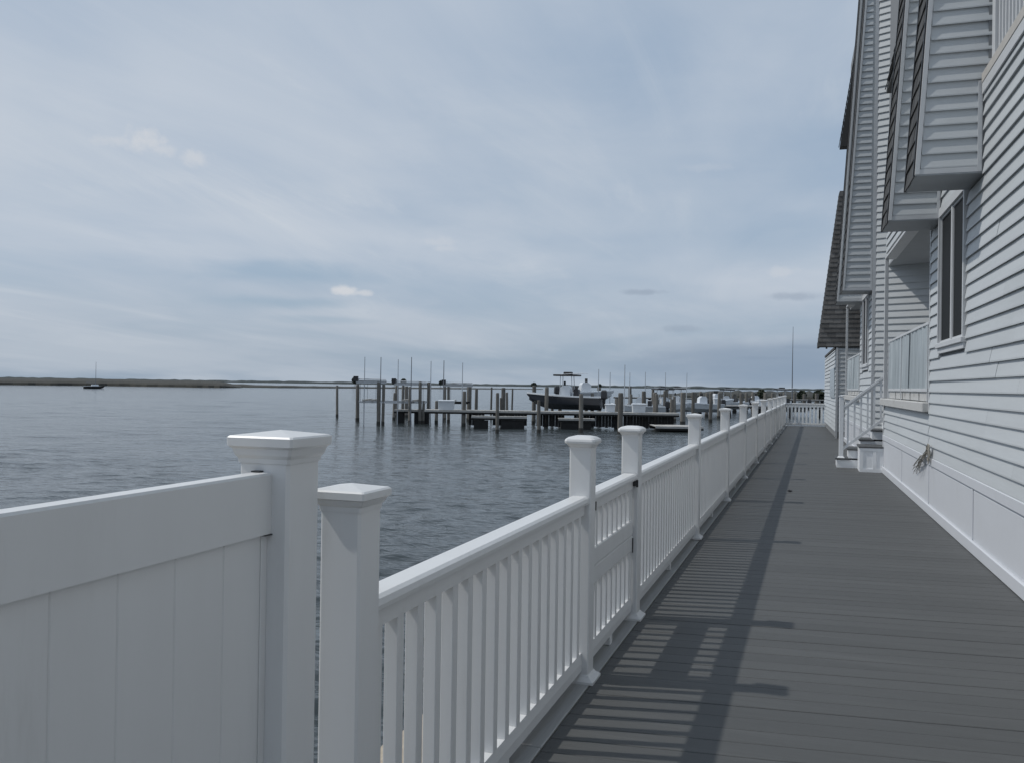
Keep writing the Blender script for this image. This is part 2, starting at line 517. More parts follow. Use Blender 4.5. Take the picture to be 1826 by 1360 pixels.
struct(mound('far_shore', [at_px(75, 2600), at_px(54, 2300), at_px(44, 2500), at_px(30, 2200), at_px(18, 2300), at_px(8, 2500), at_px(-1, 2700), at_px(-20, 2600), at_px(-60, 2600)],
             [6, 6, 4.8, 5.6, 5.6, 7.5, 5.2, 6.5, 7], 200, far_m, 14.0, 0.22, 3))
struct(mound('far_bank', [at_px(9.5, 300), at_px(5, 310), at_px(2.5, 300), at_px(-1.5, 290), at_px(-12, 280)], [0.8, 2.4, 2.5, 2.6, 2.6], 60, bank_m, 1.6, 0.16, 4))

def far_tree(bearing, d, base, w, h, seed, label):
    rnd = random.Random(seed)
    x, y = at_px(bearing, d)
    t = thing('tree', label, 'tree', (x, y, ZW + base), 0, 'trees on the far shore')
    put('trunk', mesh('trunk', tube(BM(), [(0, 0, -0.5), (0.1, 0, h * 0.5), (0.05, 0.1, h * 0.8)], w * 0.05, 6, w * 0.02)), bark_m, t)
    b = BM()
    for i in range(420):
        while True:
            p = Vector((rnd.uniform(-1, 1), rnd.uniform(-1, 1), rnd.uniform(-1, 1)))
            if 0.25 < p.length < 1: break
        c = Vector((p.x * w / 2, p.y * w / 2, h * 0.62 + p.z * h * 0.40)) * 1.0
        s = w * 0.07
        a = Vector((rnd.gauss(0, 1), rnd.gauss(0, 1), rnd.gauss(0, 1))).normalized()
        u = a.orthogonal().normalized() * s
        v = a.cross(u)
        b.faces.new([b.verts.new(c + q) for q in (u + v, u * -1 + v, (u + v) * -1, u - v)])
    put('crown', mesh('crown', b), leaf_m, t)
for i, (bear, d, base, w, h, lab) in enumerate([
        (29.2, 950, 0.3, 7.0, 9.0, 'dark round tree on far shore behind the second piling from the left'),
        (26.7, 950, 0.3, 6.0, 8.0, 'left of two small round far trees behind the boat lift'),
        (26.1, 950, 0.3, 6.4, 8.0, 'right of two small round far trees behind the boat lift'),
        (23.7, 1000, 0.3, 4.2, 7.0, 'small dark far tree behind the rightmost boat lift'),
        (17.6, 950, 0.3, 6.5, 6.0, 'low dark far tree just left of the navy boat'),
        (13.3, 1000, 0.3, 4.5, 6.0, 'low far tree to the right of the navy boat')]):
    far_tree(bear, d, base, w, h, 50 + i, lab)

# ------------------------------------------------------------------ boardwalk
walk = put('boardwalk', mesh('boardwalk', box(box(BM(), -1.16, -1.10, -3, 37.0, -0.30, -0.034), 1.55, 1.6, -3, 37.0, -0.30, -0.034)), border_m)
struct(walk)
PITCHB = 0.1415
db_ = box(BM(), -1.0, 1.75, -0.0685, 0.0685, -0.032, 0.0, 0.003, 1)
for v in db_.verts: v.co.y += 0.12 * v.co.x
dbm = mesh('deck_board', db_)
y = -1.6
while y < 36.75:
    o = put('deck_board', dbm, deck_m, walk, (0, y, random.uniform(-0.0012, 0.0012)), (random.uniform(-.002, .002), 0, 0))
    y += PITCHB
ebm = mesh('edge_board', box(BM(), -1.195, -1.006, -2.43, 2.43, -0.032, 0.002, 0.003, 1))
for k in range(8):
    put('edge_board', ebm, border_m, walk, (0, 0.9 + k * 4.866, 0))

cbm = mesh('curb_board', box(BM(), -1.14, -1.118, -2.43, 2.43, 0.0025, 0.125, 0.003))
for k in range(8):
    put('curb_board', cbm, border_m, walk, (0, 0.9 + k * 4.866, 0))

# ------------------------------------------------------------------ white railing
RX = -1.07
TOPP = [(-0.046, 0.868), (0.046, 0.868), (0.048, 0.880), (0.045, 0.896), (0.034, 0.904), (-0.034, 0.904), (-0.045, 0.896), (-0.048, 0.880)]
SUBP = [(-0.026, 0.815), (0.026, 0.815), (0.026, 0.868), (-0.026, 0.868)]
BOTP = [(-0.022, 0.058), (0.022, 0.058), (0.024, 0.10), (0.018, 0.142), (-0.018, 0.142), (-0.024, 0.10)]
def prof_mesh(name, prof, L):
    return mesh(name, extrude_y(BM(), prof, 0, L))
bal_me = mesh('baluster', box(BM(), -0.020, 0.020, -0.020, 0.020, 0.141, 0.818, 0.002))
post_me = mesh('post', sqloft([(0.0, 0.054), (1.15, 0.054)], 0.006))
skirt_me = mesh('post_skirt', sqloft([(0.002, 0.085), (0.014, 0.085), (0.030, 0.064), (0.040, 0.057)], 0.004))
cap_me = mesh('post_cap', sqloft([(1.128, 0.056), (1.140, 0.057), (1.146, 0.062), (1.156, 0.067), (1.160, 0.074), (1.176, 0.074), (1.180, 0.069), (1.192, 0.0)], 0.004))
pcap_me = mesh('post_cap', sqloft([(1.128, 0.056), (1.140, 0.057), (1.146, 0.062), (1.156, 0.067), (1.160, 0.075), (1.170, 0.077), (1.180, 0.074), (1.190, 0.060), (1.196, 0.036), (1.198, 0.0)], 0.012))
blk_me = mesh('support_block', box(BM(), -0.02, 0.02, -0.028, 0.028, 0.003, 0.058, 0.003))
def railpost(parent, x, y, pillow=False, dz=0.0, rz=0.0):
    p = put('post', post_me, vinyl, parent, (x, y, dz), (0, 0, rz))
    put('post_cap', pcap_me if pillow else cap_me, vinyl, p)
    put('post_skirt', skirt_me, vinyl, p)
    return p
def panel(parent, x, y0, y1, n):
    L = y1 - y0
    tr = put('top_rail', prof_mesh('top_rail', TOPP, L), vinyl, parent, (x, y0, 0))
    put('sub_rail', prof_mesh('sub_rail', SUBP, L), vinyl, tr)
    put('bottom_rail', prof_mesh('bottom_rail', BOTP, L), vinyl, parent, (x, y0, 0))
    for i in range(n):
        put('baluster', bal_me, vinyl, parent, (x, y0 + L * (i + 0.5) / n, 0), (0, 0, random.uniform(-.01, .01)))
    if L > 2:
        put('support_block', blk_me, vinyl, parent, (x, y0 + L * 0.5, 0))
POSTS = [1.905, 4.19, 5.42] + [5.42 + 3.05 * k for k in range(1, 11)]
r1 = thing('deck_railing', 'short white vinyl railing section between the tall fence and the gate', 'railing', (RX, POSTS[0], 0))
def rel(y): return y - POSTS[0]
railpost(r1, 0, 0)
railpost(r1, 0, rel(POSTS[1]), True)
panel(r1, 0, 0.054, rel(POSTS[1]) - 0.054, 17)
r2_ = thing('deck_railing', 'long white vinyl railing running beyond the gate to the far end', 'railing', (RX, POSTS[2], 0))
for i, yy in enumerate(POSTS[2:]):
    railpost(r2_, 0, yy - POSTS[2], i == 0, random.uniform(-.006, .006) if i else 0, random.uniform(-.01, .01))
    if i:
        panel(r2_, 0, POSTS[2 + i - 1] + 0.054 - POSTS[2], yy - 0.054 - POSTS[2], 25)
# gate
g = thing('gate', 'narrow white picket gate with double middle rail between two capped posts', 'gate', (RX, POSTS[1] + 0.06, 0))
gl = POSTS[2] - POSTS[1] - 0.12
put('top_rail', prof_mesh('top_rail', TOPP, gl), vinyl, g)
put('sub_rail', prof_mesh('sub_rail', SUBP, gl), vinyl, g)
put('bottom_rail', prof_mesh('bottom_rail', BOTP, gl), vinyl, g)
MID = [(-0.024, 0.53), (0.024, 0.53), (0.024, 0.612), (0.018, 0.618), (-0.018, 0.618), (-0.024, 0.612)]
MID2 = [(x, z - 0.095) for x, z in MID]
put('middle_rail', prof_mesh('middle_rail', MID, gl), vinyl, g)
put('middle_rail', prof_mesh('middle_rail', MID2, gl), vinyl, g)
bshort = mesh('baluster', box(BM(), -0.0175, 0.0175, -0.0175, 0.0175, 0.141, 0.437, 0.002))
btop = mesh('baluster', box(BM(), -0.0175, 0.0175, -0.0175, 0.0175, 0.616, 0.818, 0.002))
for i in range(9):
    yy = gl * (i + 0.5) / 9
    put('baluster', bshort, vinyl, g, (0, yy, 0))
    put('baluster', btop, vinyl, g, (0, yy, 0))
put('gate_stile', mesh('gate_stile', box(BM(), -0.021, 0.021, 0.004, 0.030, 0.05, 0.866, 0.003)), vinyl, g)
put('gate_stile', mesh('gate_stile', box(BM(), -0.021, 0.021, gl - 0.030, gl - 0.004, 0.05, 0.866, 0.003)), vinyl, g)
put('support_block', blk_me, vinyl, g, (0, gl * 0.5, 0))
for yy, z in ((-0.004, 0.845), (gl - 0.02, 0.845), (gl - 0.02, 0.47)):
    hb = box(box(BM(), 0.024, 0.046, yy - 0.010, yy + 0.022, z - 0.016, z + 0.016, 0.004), 0.044, 0.056, yy + 0.004, yy + 0.012, z - 0.022, z + 0.022)
    if z > 0.6: put('hinge', mesh('hinge', hb), hinge_m, g)
    else: hb.free(); put('latch', mesh('latch', box(BM(), 0.026, 0.032, yy - 0.004, yy + 0.002, z - 0.05, z + 0.04)), hinge_m, g)
# far end railing
YE = POSTS[-1]
fe = thing('deck_railing', 'white railing closing the far end of the walk across its width', 'railing', (RX + 0.06, YE + 0.02, 0), R(-90))
tr = put('top_rail', prof_mesh('top_rail', TOPP, 1.93), vinyl, fe)
put('sub_rail', prof_mesh('sub_rail', SUBP, 1.93), vinyl, tr)
put('bottom_rail', prof_mesh('bottom_rail', BOTP, 1.93), vinyl, fe)
ebal = mesh('baluster', box(BM(), -0.018, 0.018, -0.036, 0.036, 0.141, 0.818, 0.002))
for i in range(14):
    put('baluster', ebal, sunlit_picket_m, fe, (0, 1.93 * (i + 0.5) / 14, 0))
railpost(fe, 0, 1.96)

# ------------------------------------------------------------------ privacy fence
fx, fy = -1.14, 1.7035
fc = thing('privacy_fence', 'solid white vinyl privacy fence panel with tall capped end post', 'fence', (fx, fy, 0))
def fpost(yy):
    p = put('post', mesh('post', sqloft([(0.0, 0.0635), (1.29, 0.0635)], 0.007)), vinyl, fc, (0, yy, 0))
    put('post_cap', mesh('post_cap', sqloft([(1.258, 0.066), (1.268, 0.0675), (1.276, 0.073), (1.290, 0.077), (1.296, 0.084), (1.314, 0.085), (1.318, 0.081), (1.329, 0.0)], 0.005)), vinyl, p)
    # dark slot where the rail enters the post
fpost(0)
fpost(-2.56)
yf0, yf1 = -2.56 + 0.064, -0.0635
FT = [(-0.022, 1.106), (0.022, 1.106), (0.0225, 1.234), (0.019, 1.239), (-0.019, 1.239), (-0.0225, 1.234)]
put('top_rail', mesh('top_rail', extrude_y(BM(), FT, yf0, yf1 + 0.003)), vinyl, fc)
put('bottom_rail', mesh('bottom_rail', extrude_y(BM(), [(x, z - 1.05) for x, z in FT], yf0, yf1 + 0.003)), vinyl, fc)
# tongue-and-groove boards with v-grooves
pb = [(-0.011, -0.0715), (0.0085, -0.0715), (0.011, -0.0685), (0.011, 0.0685), (0.0085, 0.0712), (-0.011, 0.0712)]
fbm = mesh('fence_board', loft(BM(), [[(x, yy, 0.17) for x, yy in pb], [(x, yy, 1.12) for x, yy in pb]]))
yy = yf1 - 0.022 - 0.0715 - 0.14
put('fence_board', fbm, vinyl, fc, (0, yf1 - 0.022 - 0.0625, 0), None, (1, 0.875, 1))
k = 0
while yy > yf0 + 0.05:
    put('fence_board', fbm, vinyl, fc, (0, yf1 - 0.022 - 0.1253 - 0.0715 - k * 0.1428, 0))
    yy -= 0.1428
    k += 1
put('end_channel', mesh('end_channel', box(BM(), -0.0125, 0.0125, yf1 - 0.0215, yf1, 0.19, 1.105, 0.001)), vinyl, fc)
put('notch', mesh('notch', box(BM(), -0.0205, 0.0255, yf1 - 0.024, yf1 + 0.0012, 1.1035, 1.1058)), hinge_m, fc)
put('notch', mesh('notch', box(BM(), -0.021, 0.0, yf1 - 0.016, yf1 + 0.0012, 1.2395, 1.2425)), hinge_m, fc)

# ------------------------------------------------------------------ townhouses
CO = 0.127                     # siding exposure
lap = loft(BM(), [[(0.022, y, 0.006), (-0.010, y, 0.006), (-0.0185, y, 0.0), (-0.0185, y, 0.012), (0.004, y, CO + 0.008), (0.022, y, CO + 0.008)] for y in (0, 1)])
lap_me = mesh('siding_board', lap)         # runs along +y, face towards -x
def siding_run(parent, segs, z0, z1, joints=True, rz=0.0, org=(0, 0)):
    """segs(zmid) -> list of (a, b) along the run direction"""
    z = z0
    r = 0
    while z < z1 - 0.03:
        hz = min(1.0, (z1 - z) / (CO + 0.008)) if z + CO + 0.008 > z1 else 1.0
        for a, b in segs(z + CO / 2):
            cuts = [a]
            if joints and b - a > 4.2:
                q = a + (random.uniform(0.6, 3.6))
                while q < b - 0.4:
                    cuts.append(q); q += 3.66
            cuts.append(b)
            for p, q in zip(cuts, cuts[1:]):
                if q - p < 0.01: continue
                o = put('siding_board', lap_me, siding, parent, (org[0] - math.sin(rz) * p - math.cos(rz) * (jx := random.uniform(-.0012, .0018)), org[1] + math.cos(rz) * p - math.sin(rz) * jx, z + random.uniform(-.0012, .0012)), (0, 0, rz + random.uniform(-.0005, .0005)), (1, q - p - 0.003, hz))
        z += CO
        r += 1
def cut(a, b, hs):
    out = [(a, b)]
    for h0, h1 in hs:
        nx = []
        for p, q in out:
            if h1 <= p or h0 >= q: nx.append((p, q)); continue
            if h0 > p: nx.append((p, h0))
            if h1 < q: nx.append((h1, q))
        out = nx
    return out
ANG = math.atan(0.0245)
FZ0, FTOP, LEAN = 3.352, 10.6, 0.062
FOUT = -0.555
WIN = (0.76, 2.19, 1.96, 3.36)
REC0, REC1 = 2.96, 8.14
sh_me = mesh('shingle', loft(BM(), [[(-0.020, y, 0.0), (-0.006, y, 0.0), (0.006, y, 0.24), (-0.002, y, 0.24)] for y in (0.004, 0.224)]))
def shingle_face(parent, y0, y1, z0, z1, xf, step=0.178, wid=0.228):
    """rows of shingles on a face towards -x whose x at height z is xf(z)"""
    z = z0
    r = 0
    lean = math.atan((xf(z0 + 1) - xf(z0)))
    while z < z1 - 0.05:
        p = y0 - (wid / 2 if r % 2 else 0)
        while p < y1 - 0.005:
            a, b = max(p, y0), min(p + wid, y1)
            if b - a > 0.02:
                put('shingle', sh_me, shingle_m, parent, (xf(z) + random.uniform(-.003, .001), a, z + random.uniform(-.004, .004)), (0, lean, 0), (1, (b - a) / 0.228, 1))
            p += wid
        z += step
        r += 1
def fin(house, y0, y1, inner, zside, zshing):
    """projecting bay: siding on the side face, sloped shingled front, soffit below"""
    def xo(z): return FOUT + (z - FZ0) * LEAN
    zt = FTOP
    bay = put('shingled_bay', mesh('shingled_bay', loft(BM(), [[(xo(FZ0) + .02, y, FZ0 + .012), (xo(zt) + .02, y, zt), (inner, y, zt), (inner, y, FZ0 + .012)] for y in (y0 + 0.022, y1 - 0.006)])), siding, house)
    put('soffit', mesh('soffit', box(BM(), FOUT + 0.004, 0.0, y0 - 0.004, y1 + 0.004, FZ0, FZ0 + 0.011)), soffit_m, bay)
    def segs(z):
        a = xo(z + CO / 2) + 0.032
        b = inner if (z > 4.16 and inner > 0.5) else -0.055
        return [(-b, -a)]
    siding_run(bay, segs, FZ0 + 0.06, zside, False, R(90), (0, y0 + 0.0135))
    # trims: sloped outer corner board, wall channel, bottom starter
    lo, hi = FZ0 + 0.012, zt
    put('corner_trim', mesh('corner_trim', loft(BM(), [[(xo(z), y0 - 0.012, z), (xo(z) + 0.036, y0 - 0.012, z), (xo(z) + 0.036, y0 + 0.021, z), (xo(z), y0 + 0.021, z)] for z in (lo, hi)])), trim, bay)
    put('corner_trim', mesh('corner_trim', box(BM(), -0.055, -0.020, y0 - 0.011, y0 + 0.021, lo, 4.16)), trim, bay)
    put('starter_trim', mesh('starter_trim', box(BM(), FOUT + 0.037, -0.056, y0 - 0.006, y0 + 0.021, lo, FZ0 + 0.058)), trim, bay)
    if inner > 0.5:
        put('corner_trim', mesh('corner_trim', box(BM(), 0.16, 0.235, y0 - 0.010, y0 - 0.001, 4.24, 7.5)), trim, bay)
    shingle_face(bay, y0 + 0.046, y1 - 0.013, FZ0 + 0.0, zshing, lambda z: xo(z) + 0.012)
    for ya, yb in ((y0 + 0.0215, y0 + 0.045), (y1 - 0.012, y1 + 0.016)):
        put('drip_edge', mesh('drip_edge', loft(BM(), [[(xo(z) - 0.014, ya, z), (xo(z) + 0.02, ya, z), (xo(z) + 0.02, yb, z), (xo(z) - 0.014, yb, z)] for z in (FZ0, zt)])), hinge_m, bay)
    if zshing < zt:
        f = mesh('shingle_field', loft(BM(), [[(xo(z) + 0.001, y, z) for z in (zshing, zt)] + [(xo(z) + 0.02, y, z) for z in (zt, zshing)] for y in (y0 + 0.022, y1 + 0.008)]))
        put('shingle_field', f, shingle_m, bay)
    return bay
def panel_wall(parent, name, x0, x1, regions, m):
    b = BM()
    for (a, c, z0, z1) in regions:
        box(b, x0, x1, a, c, z0, z1)
    return put(name, mesh(name, b), m, parent)
def townhouse(label, X, Y, ymin, front_balcony, zs1, zs2):
    h = thing('townhouse', label, 'house', (X, Y, 0), ANG)
    w0, w1, wz0, wz1 = WIN
    regs = [(0, w0, 0, FTOP), (w1, REC0, 0, FTOP), (w0, w1, 0, wz0), (w0, w1, wz1, FTOP), (REC0, REC1, 0, 1.15), (REC0, REC1 + 0.1, 3.79, FTOP)]
    if ymin < 0: regs.append((ymin, 0, 0, 4.12))
    wall = panel_wall(h, 'wall', 0.023, 0.16, regs, backing)
    win_cut = lambda z: [(w0 - 0.055, w1 + 0.05)] if wz0 - 0.11 < z < wz1 + 0.12 else []
    siding_run(wall, lambda z: cut(ymin, REC0 - 0.03, win_cut(z)), 0.665, FZ0 - 0.02)
    if ymin < 0:
        siding_run(wall, lambda z: [(ymin, -0.02)], 0.665 + CO * 21, 4.12)
    siding_run(wall, lambda z: cut(0.70, 2.20, win_cut(z)), 0.665 + CO * 21, 6.0)
    siding_run(wall, lambda z: [(REC0, REC1 - 0.02)], 0.665, 1.17)
    siding_run(wall, lambda z: [(REC0, REC1 - 0.02)], 3.83, 6.0)
    bx('corner_trim', trim, wall, -0.016, 0.022, REC0 - 0.032, REC0 + 0.012, 1.2, FZ0)
    # skirting with framed panels
    sk = bx('skirting', vinyl_skirt, h, -0.012, 0.021, ymin, REC1 + 0.02, 0.0, 0.63)
    bx('base_board', vinyl_skirt, sk, -0.045, -0.0125, ymin, REC1 + 0.02, 0.002, 0.115, 0.008)
    bx('cap_board', vinyl_skirt, sk, -0.030, -0.0125, ymin, REC1 + 0.02, 0.575, 0.664, 0.004)
    yy = REC1 - 0.03
    while yy > ymin:
        bx('skirting_stile', vinyl_skirt, sk, -0.022, -0.0125, yy - 0.035, yy + 0.025, 0.116, 0.574, 0.003)
        q = max(ymin, yy - 2.62)
        if q > ymin + 0.3:
            bx('skirting_panel', vinyl_skirt, sk, -0.0165, -0.0122, q + 0.045, yy - 0.055, 0.135, 0.555, 0.002)
        yy -= 2.62
    # window
    wn = thing('window', '', '')
    for kk in list(wn.keys()): del wn[kk]
    wn.parent = h
    fr = BM()
    box(fr, -0.036, 0.05, w0 - 0.05, w0, wz0, wz1 + 0.004)
    box(fr, -0.036, 0.05, w1, w1 + 0.045, wz0, wz1 + 0.004)
    box(fr, -0.036, 0.05, w0 - 0.05, w1 + 0.045, wz1 + 0.005, wz1 + 0.10)
    put('window_frame', mesh('window_frame', fr), trim, wn)
    bx('window_sill', trim, wn, -0.055, 0.05, w0 - 0.06, w1 + 0.055, wz0 - 0.055, wz0 - 0.001, 0.005)
    bx('sill_apron', trim, wn, -0.03, 0.02, w0 - 0.05, w1 + 0.045, wz0 - 0.11, wz0 - 0.056)
    ym = (w0 + w1) / 2
    bx('window_mullion', trim, wn, -0.022, 0.04, ym - 0.024, ym + 0.024, wz0, wz1, 0.004)
    for a, c in ((w0, ym - 0.024), (ym + 0.024, w1)):
        s = BM()
        box(s, -0.01, 0.03, a, a + 0.012, wz0, wz1); box(s, -0.01, 0.03, c - 0.012, c, wz0, wz1)
        box(s, -0.01, 0.03, a + 0.012, c - 0.012, wz0, wz0 + 0.03); box(s, -0.01, 0.03, a + 0.012, c - 0.012, wz1 - 0.02, wz1)
        sa = put('window_sash', mesh('window_sash', s), trim, wn)
        bx('insect_screen', screen_m, wn, 0.002, 0.006, a + 0.012, c - 0.012, wz0 + 0.03, wz1 - 0.02)
    # bays
    fin(h, 0.0, 0.68, 1.8 if ymin < 0 else 0.022, zs1[0], zs1[1])
    fin(h, 2.22, 2.93, 0.022, zs2[0], zs2[1])
    # porch
    po = bx('porch_floor', trim, h, 0.161, 2.6, REC0, REC1 + 1.4, 1.15, 1.245)
    bx('porch_ceiling', soffit_m, h, 0.161, 2.7, REC0, REC1 + 1.4, 3.80, 3.84)
    bx('porch_header_trim', trim, h, -0.016, 0.16, REC0 + 0.013, REC1 + 0.1, 3.752, 3.789)
    bx('porch_back_wall', siding, h, 2.6, 2.7, REC0 - 0.2, REC1 + 1.4, 0, FTOP)
    bx('porch_side_wall', siding, h, 0.161, 2.6, REC0 - 0.14, REC0 - 0.002, 0, FTOP)
    bx('porch_curb', grime_m, h, -0.085, 0.16, REC0 + 0.013, REC1 + 0.02, 1.185, 1.305, 0.01)
    bx('porch_post', trim, h, -0.02, 0.04, REC1 + 0.03, REC1 + 0.09, 1.306, 3.751, 0.005)
    bx('porch_post', trim, h, -0.02, 0.04, REC1 + 0.03, REC1 + 0.09, 0.0, 1.304, 0.005)
    # screen of ribbed plastic sheet along the porch
    s0, s1 = REC0 + 0.04, REC1 - 0.75
    sc = bx('screen_rail', trim, h, -0.02, 0.03, s0, s1, 2.235, 2.27, 0.004)
    bx('screen_rail', trim, h, -0.02, 0.03, s0, s1, 1.43, 1.47, 0.004)
    n = 5
    for i in range(n):
        a = s0 + (s1 - s0) * i / n
        c = s0 + (s1 - s0) * (i + 1) / n
        b = BM()
        m_ = 26
        rows = []
        for j in range(m_ + 1):
            t = a + (c - a) * j / m_ - 0.01 * (j == m_)
            wv = (0.020 * math.sin(j * 1.9 + i * 2.3) + 0.014 * math.sin(j * 0.7 + 2 * i)) * (0.4 + 0.8 * abs(math.sin(j * 0.31 + i)))
            rows.append([(wv, t, 1.472), (wv + 0.004, t, 1.472), (wv * 0.6 + 0.004, t, 2.233), (wv * 0.6, t, 2.233)])
        loft(b, rows)
        put('plastic_sheet', mesh('plastic_sheet', b), sheet_m, h)
    for i in (0, 3, n):
        a = s0 + (s1 - s0) * i / n
        bx('screen_stud', trim, h, -0.028, -0.018, a - 0.012, a + 0.012, 1.306, 2.235)
    for i in range(n):
        a = s0 + (s1 - s0) * i / n
        bx('weathered_infill', grime_m, h, 0.0, 0.02, a + 0.05, a + (s1 - s0) / n - 0.05, 1.32, 1.425)
    # pent roof over the porch, upper floor
    return h
def pent_roof(house, y0, y1, z, xout, xin, rise):
    f = lambda t: [(xout, t, z), (xout, t, z + 0.05), (xin, t, z + rise), (xin, t, z)]
    p = put('pent_roof', mesh('pent_roof', loft(BM(), [f(y0), f(y1)])), shingle_m, house)
    L = math.hypot(rise, xin - xout)
    a = math.atan2(xin - xout, rise)
    zz, r = z + 0.05, 0
    nst = int(L / 0.14)
    for k in range(nst):
        q = y0 - 0.06 * (k % 2)
        while q < y1:
            e0, e1 = max(q, y0), min(q + 0.228, y1)
            if e1 - e0 > 0.02:
                put('shingle', sh_me, shingle_m, p, (xout + math.sin(a) * k * 0.14 - 0.006, e0, z + 0.05 + math.cos(a) * k * 0.14), (0, a, 0), (1, (e1 - e0) / 0.228, 1))
            q += 0.228
    return p

h1 = townhouse('nearest grey-sided house with double dark window, white panelled skirting and shingled bays', 1.385, 8.56, -11.0, True, (5.35, 5.6), (6.4, 6.4))
# upper balcony of the nearest house
bx('balcony_cap', beige_m, h1, -0.035, 0.20, -11, -0.03, 4.121, 4.21, 0.006)
bx('balcony_trim', trim, h1, -0.03, -0.014, -11, -0.03, 4.03, 4.12)
bx('balcony_floor', backing, h1, 0.161, 1.8, -11, 0, 3.9, 4.0)
bx('balcony_back_wall', siding, h1, 1.8, 1.9, -11, 0.7, 0, FTOP)
bx('balcony_rail', trim, h1, 0.03, 0.09, -4.2, -0.25, 5.05, 5.10)
bx('balcony_rail', trim, h1, 0.035, 0.085, -4.2, -0.25, 4.26, 4.31)
bb = mesh('balcony_baluster', box(BM(), 0.045, 0.075, -0.02, 0.02, 4.31, 5.05))
for i in range(34):
    put('balcony_baluster', bb, trim, h1, (0, -0.30 - i * 0.115, 0))
bx('balcony_post', trim, h1, 0.02, 0.10, -0.25, -0.15, 4.212, 5.2, 0.004)
pent_roof(h1, 3.6, 5.44, 5.82, -0.29, 0.022, 1.55)

h2 = townhouse('middle grey-sided house stepping out beyond the stairs', 1.06, 18.2, 0.0, False, (9.5, 5.6), (5.0, 5.0))
# its end wall, turned a little, closes the porch of the nearest house
ew = put('end_wall', mesh('end_wall', loft(BM(), [[(0.02, 0.045, z), (2.9, 0.045 - 2.88 * math.tan(R(26)), z), (2.9, 0.3, z), (0.02, 0.3, z)] for z in (0, FTOP)])), backing, h2)
siding_run(ew, lambda z: [(-2.7, -0.045)], 0.665, 9.4, False, R(64), (0.008, 0.008))
bx('corner_trim', trim, ew, -0.016, 0.045, -0.022, 0.03, 0.6, FTOP)
pent_roof(h2, 2.95, 3.25, 6.95, -0.487, 0.022, 3.4)

# third house: low eave, shingled gable end towards the viewer
h3 = thing('townhouse', 'farthest house with steep dark shingled roof end overhanging the walk', 'house', (0.635, 27.84, 0), ANG)
w3 = bx('wall', backing, h3, 0.024, 4.0, 0.03, 9.0, 0, 2.69)
siding_run(w3, lambda z: [(0.05, 9.0)], 0.2, 2.66)
siding_run(w3, lambda z: [(-3.9, -0.05)], 0.2, 2.66, False, R(90), (0, 0.013))
bx('corner_trim', trim, w3, -0.014, 0.045, -0.014, 0.045, 0.0, 2.688)
bx('porch_screen', sheet_m, w3, -0.04, -0.015, 0.5, 3.4, 1.2, 2.1)
E3, T3, Z3, ZT3 = -0.53, 0.03, 2.72, 7.25
RD = 0.72
def x3(z): return E3 + (z - Z3) * (T3 - E3) / (ZT3 - Z3)
rf = put('roof', mesh('roof', loft(BM(), [[(x3(Z3) + .012, y, Z3), (x3(ZT3) + .012, y, ZT3), (4.0, y, ZT3), (4.0, y, Z3)] for y in (0.0, RD)])), felt, h3)
bx('upper_wall', siding, h3, 1.3, 4.0, RD + 0.002, 9.0, 2.692, 7.2)
bx('lower_roof', shingle_m, h3, -0.02, 1.3, RD + 0.004, 9.0, 2.692, 2.76)
bx('fascia', shingle_m, rf, E3 - 0.010, E3 + 0.05, -0.02, RD + 0.02, Z3 - 0.03, Z3 - 0.001)
bx('gutter_hanger', hinge_m, rf, E3 + 0.22, E3 + 0.27, 0.02, 0.1, Z3 - 0.07, Z3 - 0.002)
gs_me = mesh('shingle', loft(BM(), [[(x, -0.022, 0.0), (x, -0.001, 0.0), (x, 0.0, 0.165), (x, -0.004, 0.165)] for x in (0.002, 0.226)]))
z, r = Z3, 0
while z < ZT3 - 0.05:
    a0 = x3(z)
    x = a0 - (0.114 if r % 2 else 0)
    while x < 1.35:
        a, c = max(x, a0 - 0.012), min(x + 0.228, 1.4)
        if c - a > 0.03:
            put('shingle', gs_me, roofsh_m, rf, (a, random.uniform(-.004, 0), z + random.uniform(-.004, .004)), (0, 0, 0), ((c - a) / 0.228, 1, 1))
        x += 0.228
    z += 0.14
    r += 1
shingle_rows = BM()
z, r = Z3, 0
while z < ZT3 - 0.05:
    yq = 0.0
    while yq < RD - 0.01:
        l_ = 0.24
        box(shingle_rows, x3(z) - 0.006, x3(z) + 0.012, yq + 0.004, min(yq + l_, RD), z, z + 0.137)
        yq += l_
    z += 0.14
sr = put('shingle_rows', mesh('shingle_rows', shingle_rows), shingle_m, rf)
sr['kind'] = 'stuff'

# ------------------------------------------------------------------ stairs beside the nearest house
st = thing('porch_stairs', 'white stairs with grey treads and sloping baluster rail up to the porch', 'stairs', (0.40, 17.36, 0))
SW = 0.78
for i in range(5):
    xa = i * 0.205
    bx('riser', sunlit_stair_m, st, xa + 0.02, 1.15, 0.0, SW, 0.002 + i * 0.18, 0.18 * (i + 1) - 0.03)
    bx('tread', tread_m, st, xa - 0.01, xa + 0.24, -0.025, SW, 0.18 * (i + 1) - 0.0295, 0.18 * (i + 1), 0.006)
bxp = bx('cheek_box', sunlit_stair_m, st, 0.38, 0.775, -0.71, -0.03, 0.0, 0.425)
bx('box_top', tread_m, bxp, 0.36, 0.775, -0.735, -0.028, 0.4255, 0.455, 0.006)
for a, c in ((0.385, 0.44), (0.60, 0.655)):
    bx('box_stile', sunlit_stair_m, bxp, a, c, -0.722, -0.711, 0.06, 0.37)
bx('box_rail', sunlit_stair_m, bxp, 0.385, 0.77, -0.724, -0.711, 0.0, 0.058)
bx('box_rail', sunlit_stair_m, bxp, 0.385, 0.77, -0.724, -0.711, 0.372, 0.424)
nw = bx('newel_post', sunlit_stair_m, st, 0.055, 0.135, -0.0, 0.08, 0.181, 1.30, 0.006)
